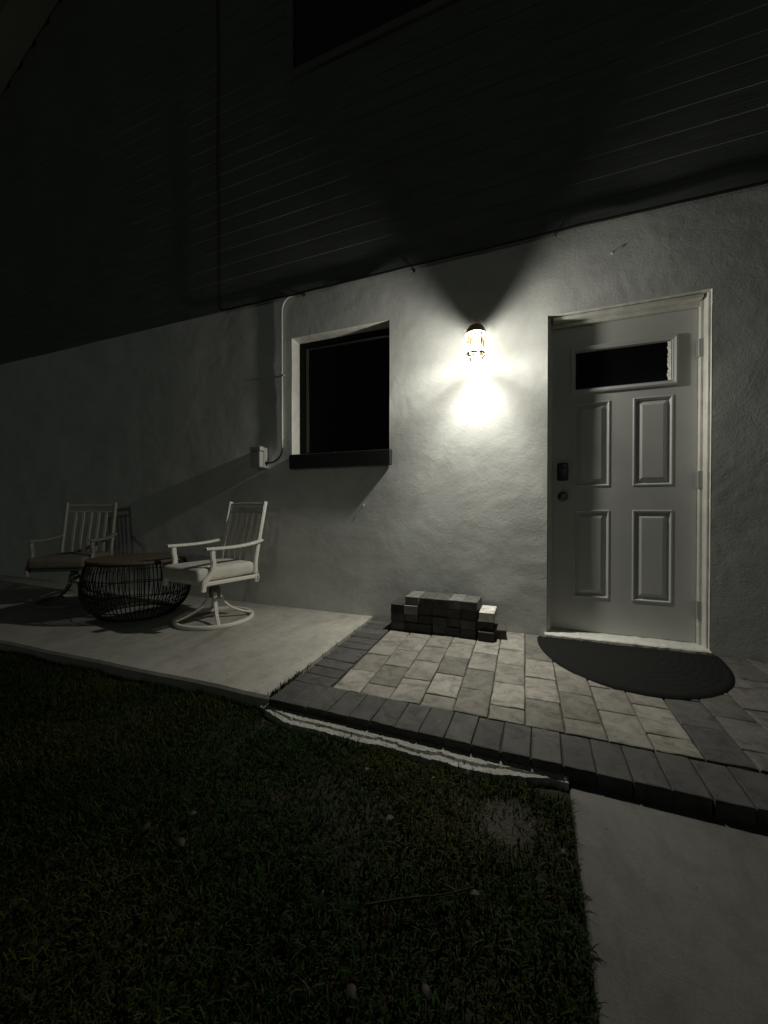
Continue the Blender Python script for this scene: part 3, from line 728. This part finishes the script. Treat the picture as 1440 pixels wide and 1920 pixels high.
# ------------------------------------------------------------------ lawn
def lawn(n, x0, x1, y0, y1, lmin, lmax, wmin, wmax, seed):
    g = np.random.default_rng(seed)
    x = g.uniform(x0, x1, n); y = g.uniform(y0, y1, n)
    dens = np.array([ns(a, b, 0, 3.2) + .5 * ns(a, b, 4, 11) for a, b in zip(x, y)])
    keep = g.uniform(-.75, .5, n) < dens + .38
    keep &= ~((((x + .07) ** 2 + (y + 1.62) ** 2) < .010 + .010 * dens) & (g.random(n) < .86))
    lim = np.where(x < -1.1, -1.385, -1.462 - .014 * np.sin(x * 13) - .010 * np.sin(x * 31))
    keep &= y < lim; keep &= (x < .105)
    x, y, dens = x[keep], y[keep], dens[keep]; m = len(x)
    L = (lmin + (lmax - lmin) * g.beta(1.6, 3.2, m) * 1.7) * (1 + .55 * dens); wd = wmin + (wmax - wmin) * g.random(m) ** 1.6
    az = g.uniform(0, 2 * np.pi, m); lean = g.uniform(.1, 1.5, m)
    flat = g.random(m) < .22; lean[flat] = g.uniform(1.3, 1.9, flat.sum())                    # thatch lying over
    edge_l = (x > .07) & (g.random(m) < .6); L[edge_l] *= 1.0; az[edge_l] = g.normal(0, .9, edge_l.sum())
    dx, dy = np.cos(az), np.sin(az); px, py = -dy, dx
    V = np.zeros((m, 7, 3)); ts = [0, .4, .75, 1.0]
    for i, t in enumerate(ts):
        ang = lean * t * 1.1
        rad = L * t * np.sin(ang); hz = L * t * np.cos(ang * .9)
        cx, cy, cz = x + dx * rad, y + dy * rad, GZ + np.maximum(hz, .001)
        if i < 3:
            s = wd * (1 - .35 * t) / 2
            V[:, 2*i] = np.stack([cx - px * s, cy - py * s, cz], 1); V[:, 2*i + 1] = np.stack([cx + px * s, cy + py * s, cz + s * .4], 1)
        else: V[:, 6] = np.stack([cx, cy, cz], 1)
    base = (np.arange(m) * 7)[:, None]
    quads = np.concatenate([base + np.array([0, 1, 3, 2]), base + np.array([2, 3, 5, 4])]); tris = base + np.array([4, 5, 6])
    me = bpy.data.meshes.new('grass'); nv = m * 7
    me.vertices.add(nv); me.vertices.foreach_set('co', V.reshape(-1))
    loops = np.concatenate([quads.reshape(-1), tris.reshape(-1)]); me.loops.add(len(loops)); me.loops.foreach_set('vertex_index', loops.astype(np.int32))
    nq, nt_ = len(quads), len(tris); me.polygons.add(nq + nt_)
    st = np.concatenate([np.arange(nq) * 4, nq * 4 + np.arange(nt_) * 3]); me.polygons.foreach_set('loop_start', st.astype(np.int32))
    me.update(calc_edges=True)
    kind = g.random(m); colr = np.zeros((m, 4)); colr[:, 3] = 1
    br = g.uniform(.6, 1.35, m)[:, None]
    yel = np.array([ns(a, b, 9, 2.3) for a, b in zip(x, y)])[:, None]
    green = np.array([.014, .034, .006]) * br; olive = np.array([.042, .048, .009]) * br; dry = np.array([.052, .038, .02]) * br
    mixv = np.clip(.25 + yel * 1.3 + g.normal(0, .15, (m, 1)), 0, 1)
    c3 = green * (1 - mixv) + olive * mixv; c3[(kind > .9) | (flat & (kind > .45))] = dry[(kind > .9) | (flat & (kind > .45))] * .8; colr[:, :3] = c3
    at = me.color_attributes.new('tint', 'FLOAT_COLOR', 'POINT'); at.data.foreach_set('color', np.repeat(colr, 7, axis=0).reshape(-1))
    return me
gme = lawn(170000, -3.3, .105, -2.55, -1.38, .010, .034, .0018, .0050, 3)
tag(link('grass', gme, M_grass), 'short dark green grass along the slab and walk', 'grass', kind='stuff')
gme2 = lawn(60000, -9, .105, -5.2, -1.385, .03, .06, .004, .008, 5)
bm = bmesh.new(); bm.from_mesh(gme2)
dele = [f for f in bm.faces if (-3.3 < f.calc_center_median().x and f.calc_center_median().y > -2.55)]
bmesh.ops.delete(bm, geom=dele, context='FACES'); bm.to_mesh(gme2); bm.free()
tag(link('lawn_grass', gme2, M_grass), 'dark grass of the wider lawn', 'grass', kind='stuff')

# fallen leaves and a twig
def leaf(x, y, s, rz, label):
    v, f = [], []
    n = 6
    for i in range(n + 1):
        t = i / n; w = math.sin(math.pi * min(1, t * .96 + .02)) ** .8 * .34; cz = .10 * math.sin(t * 3) + .1 * t
        for q in (-1, 0, 1): v.append(((t - .5) * s, q * w * s * .7, (cz + abs(q) * .14 * w * 3) * s))
    for i in range(n):
        for k in range(2): a = 3 * i + k; f.append((a, a + 3, a + 4, a + 1))
    o = pydata('fallen_leaf', v, f, M_leaf, None, True, loc=(x, y, -.034), rot=(random.uniform(-.3, .3), random.uniform(-.3, .3), rz))
    md = o.modifiers.new('thickness', 'SOLIDIFY'); md.thickness = .0006
    return tag(o, label, 'leaf', 'fallen leaves on the lawn')
LL = 'small curled dry brown leaf lying on the dark grass'
for (x, y) in ((-.991, -2.039), (-1.993, -1.733), (-.305, -2.157), (-.178, -2.108), (-.914, -1.957), (-.378, -1.768), (-.122, -1.895), (-.863, -2.038), (-.52, -1.60), (-.30, -1.56), (.075, -1.70)):
    leaf(x, y, random.uniform(.016, .034), random.uniform(0, 6.28), LL)
tm = bmesh.new(); pts = spline([(-.345, -2.005, -.034), (-.27, -1.968, -.027), (-.19, -1.925, -.029), (-.125, -1.876, -.034)], 5)
tube(tm, pts, [.0026 * (1 - .5 * i / len(pts)) for i in range(len(pts))], 6)
tag(obj('twig', tm, M_twig, None, True), 'thin bent brown twig lying on the grass', 'twig')

# weeds in the joint between slab and edging
g = np.random.default_rng(21); v, f = [], []
for i in range(150):
    t = g.choice([0, 1], p=[.75, .25]); y = -1.36 + (g.beta(1.2, 2.5) * .42 if t == 0 else g.beta(1, 3) * 1.1); x = -1.106 - .045 * (y + 1.37) + g.normal(0, .006)
    L = g.uniform(.008, .026); a = g.uniform(0, 6.28); w = g.uniform(.0012, .0026); l = g.uniform(.2, 1.0)
    dx, dy = math.cos(a), math.sin(a); b = len(v)
    v += [(x - dy * w, y + dx * w, -.006), (x + dy * w, y - dx * w, -.006), (x + dx * L * l * .5 + dy * w * .7, y + dy * L * l * .5 - dx * w * .7, L * .7), (x + dx * L * l * .5 - dy * w * .7, y + dy * L * l * .5 + dx * w * .7, L * .7), (x + dx * L * l, y + dy * L * l, L * .85)]
    f += [(b, b + 1, b + 2, b + 3), (b + 3, b + 2, b + 4)]
o = pydata('joint_weeds', v, f, M_weed); tag(o, 'tiny green weeds in the joint between slab and pavers', 'weeds', kind='stuff')
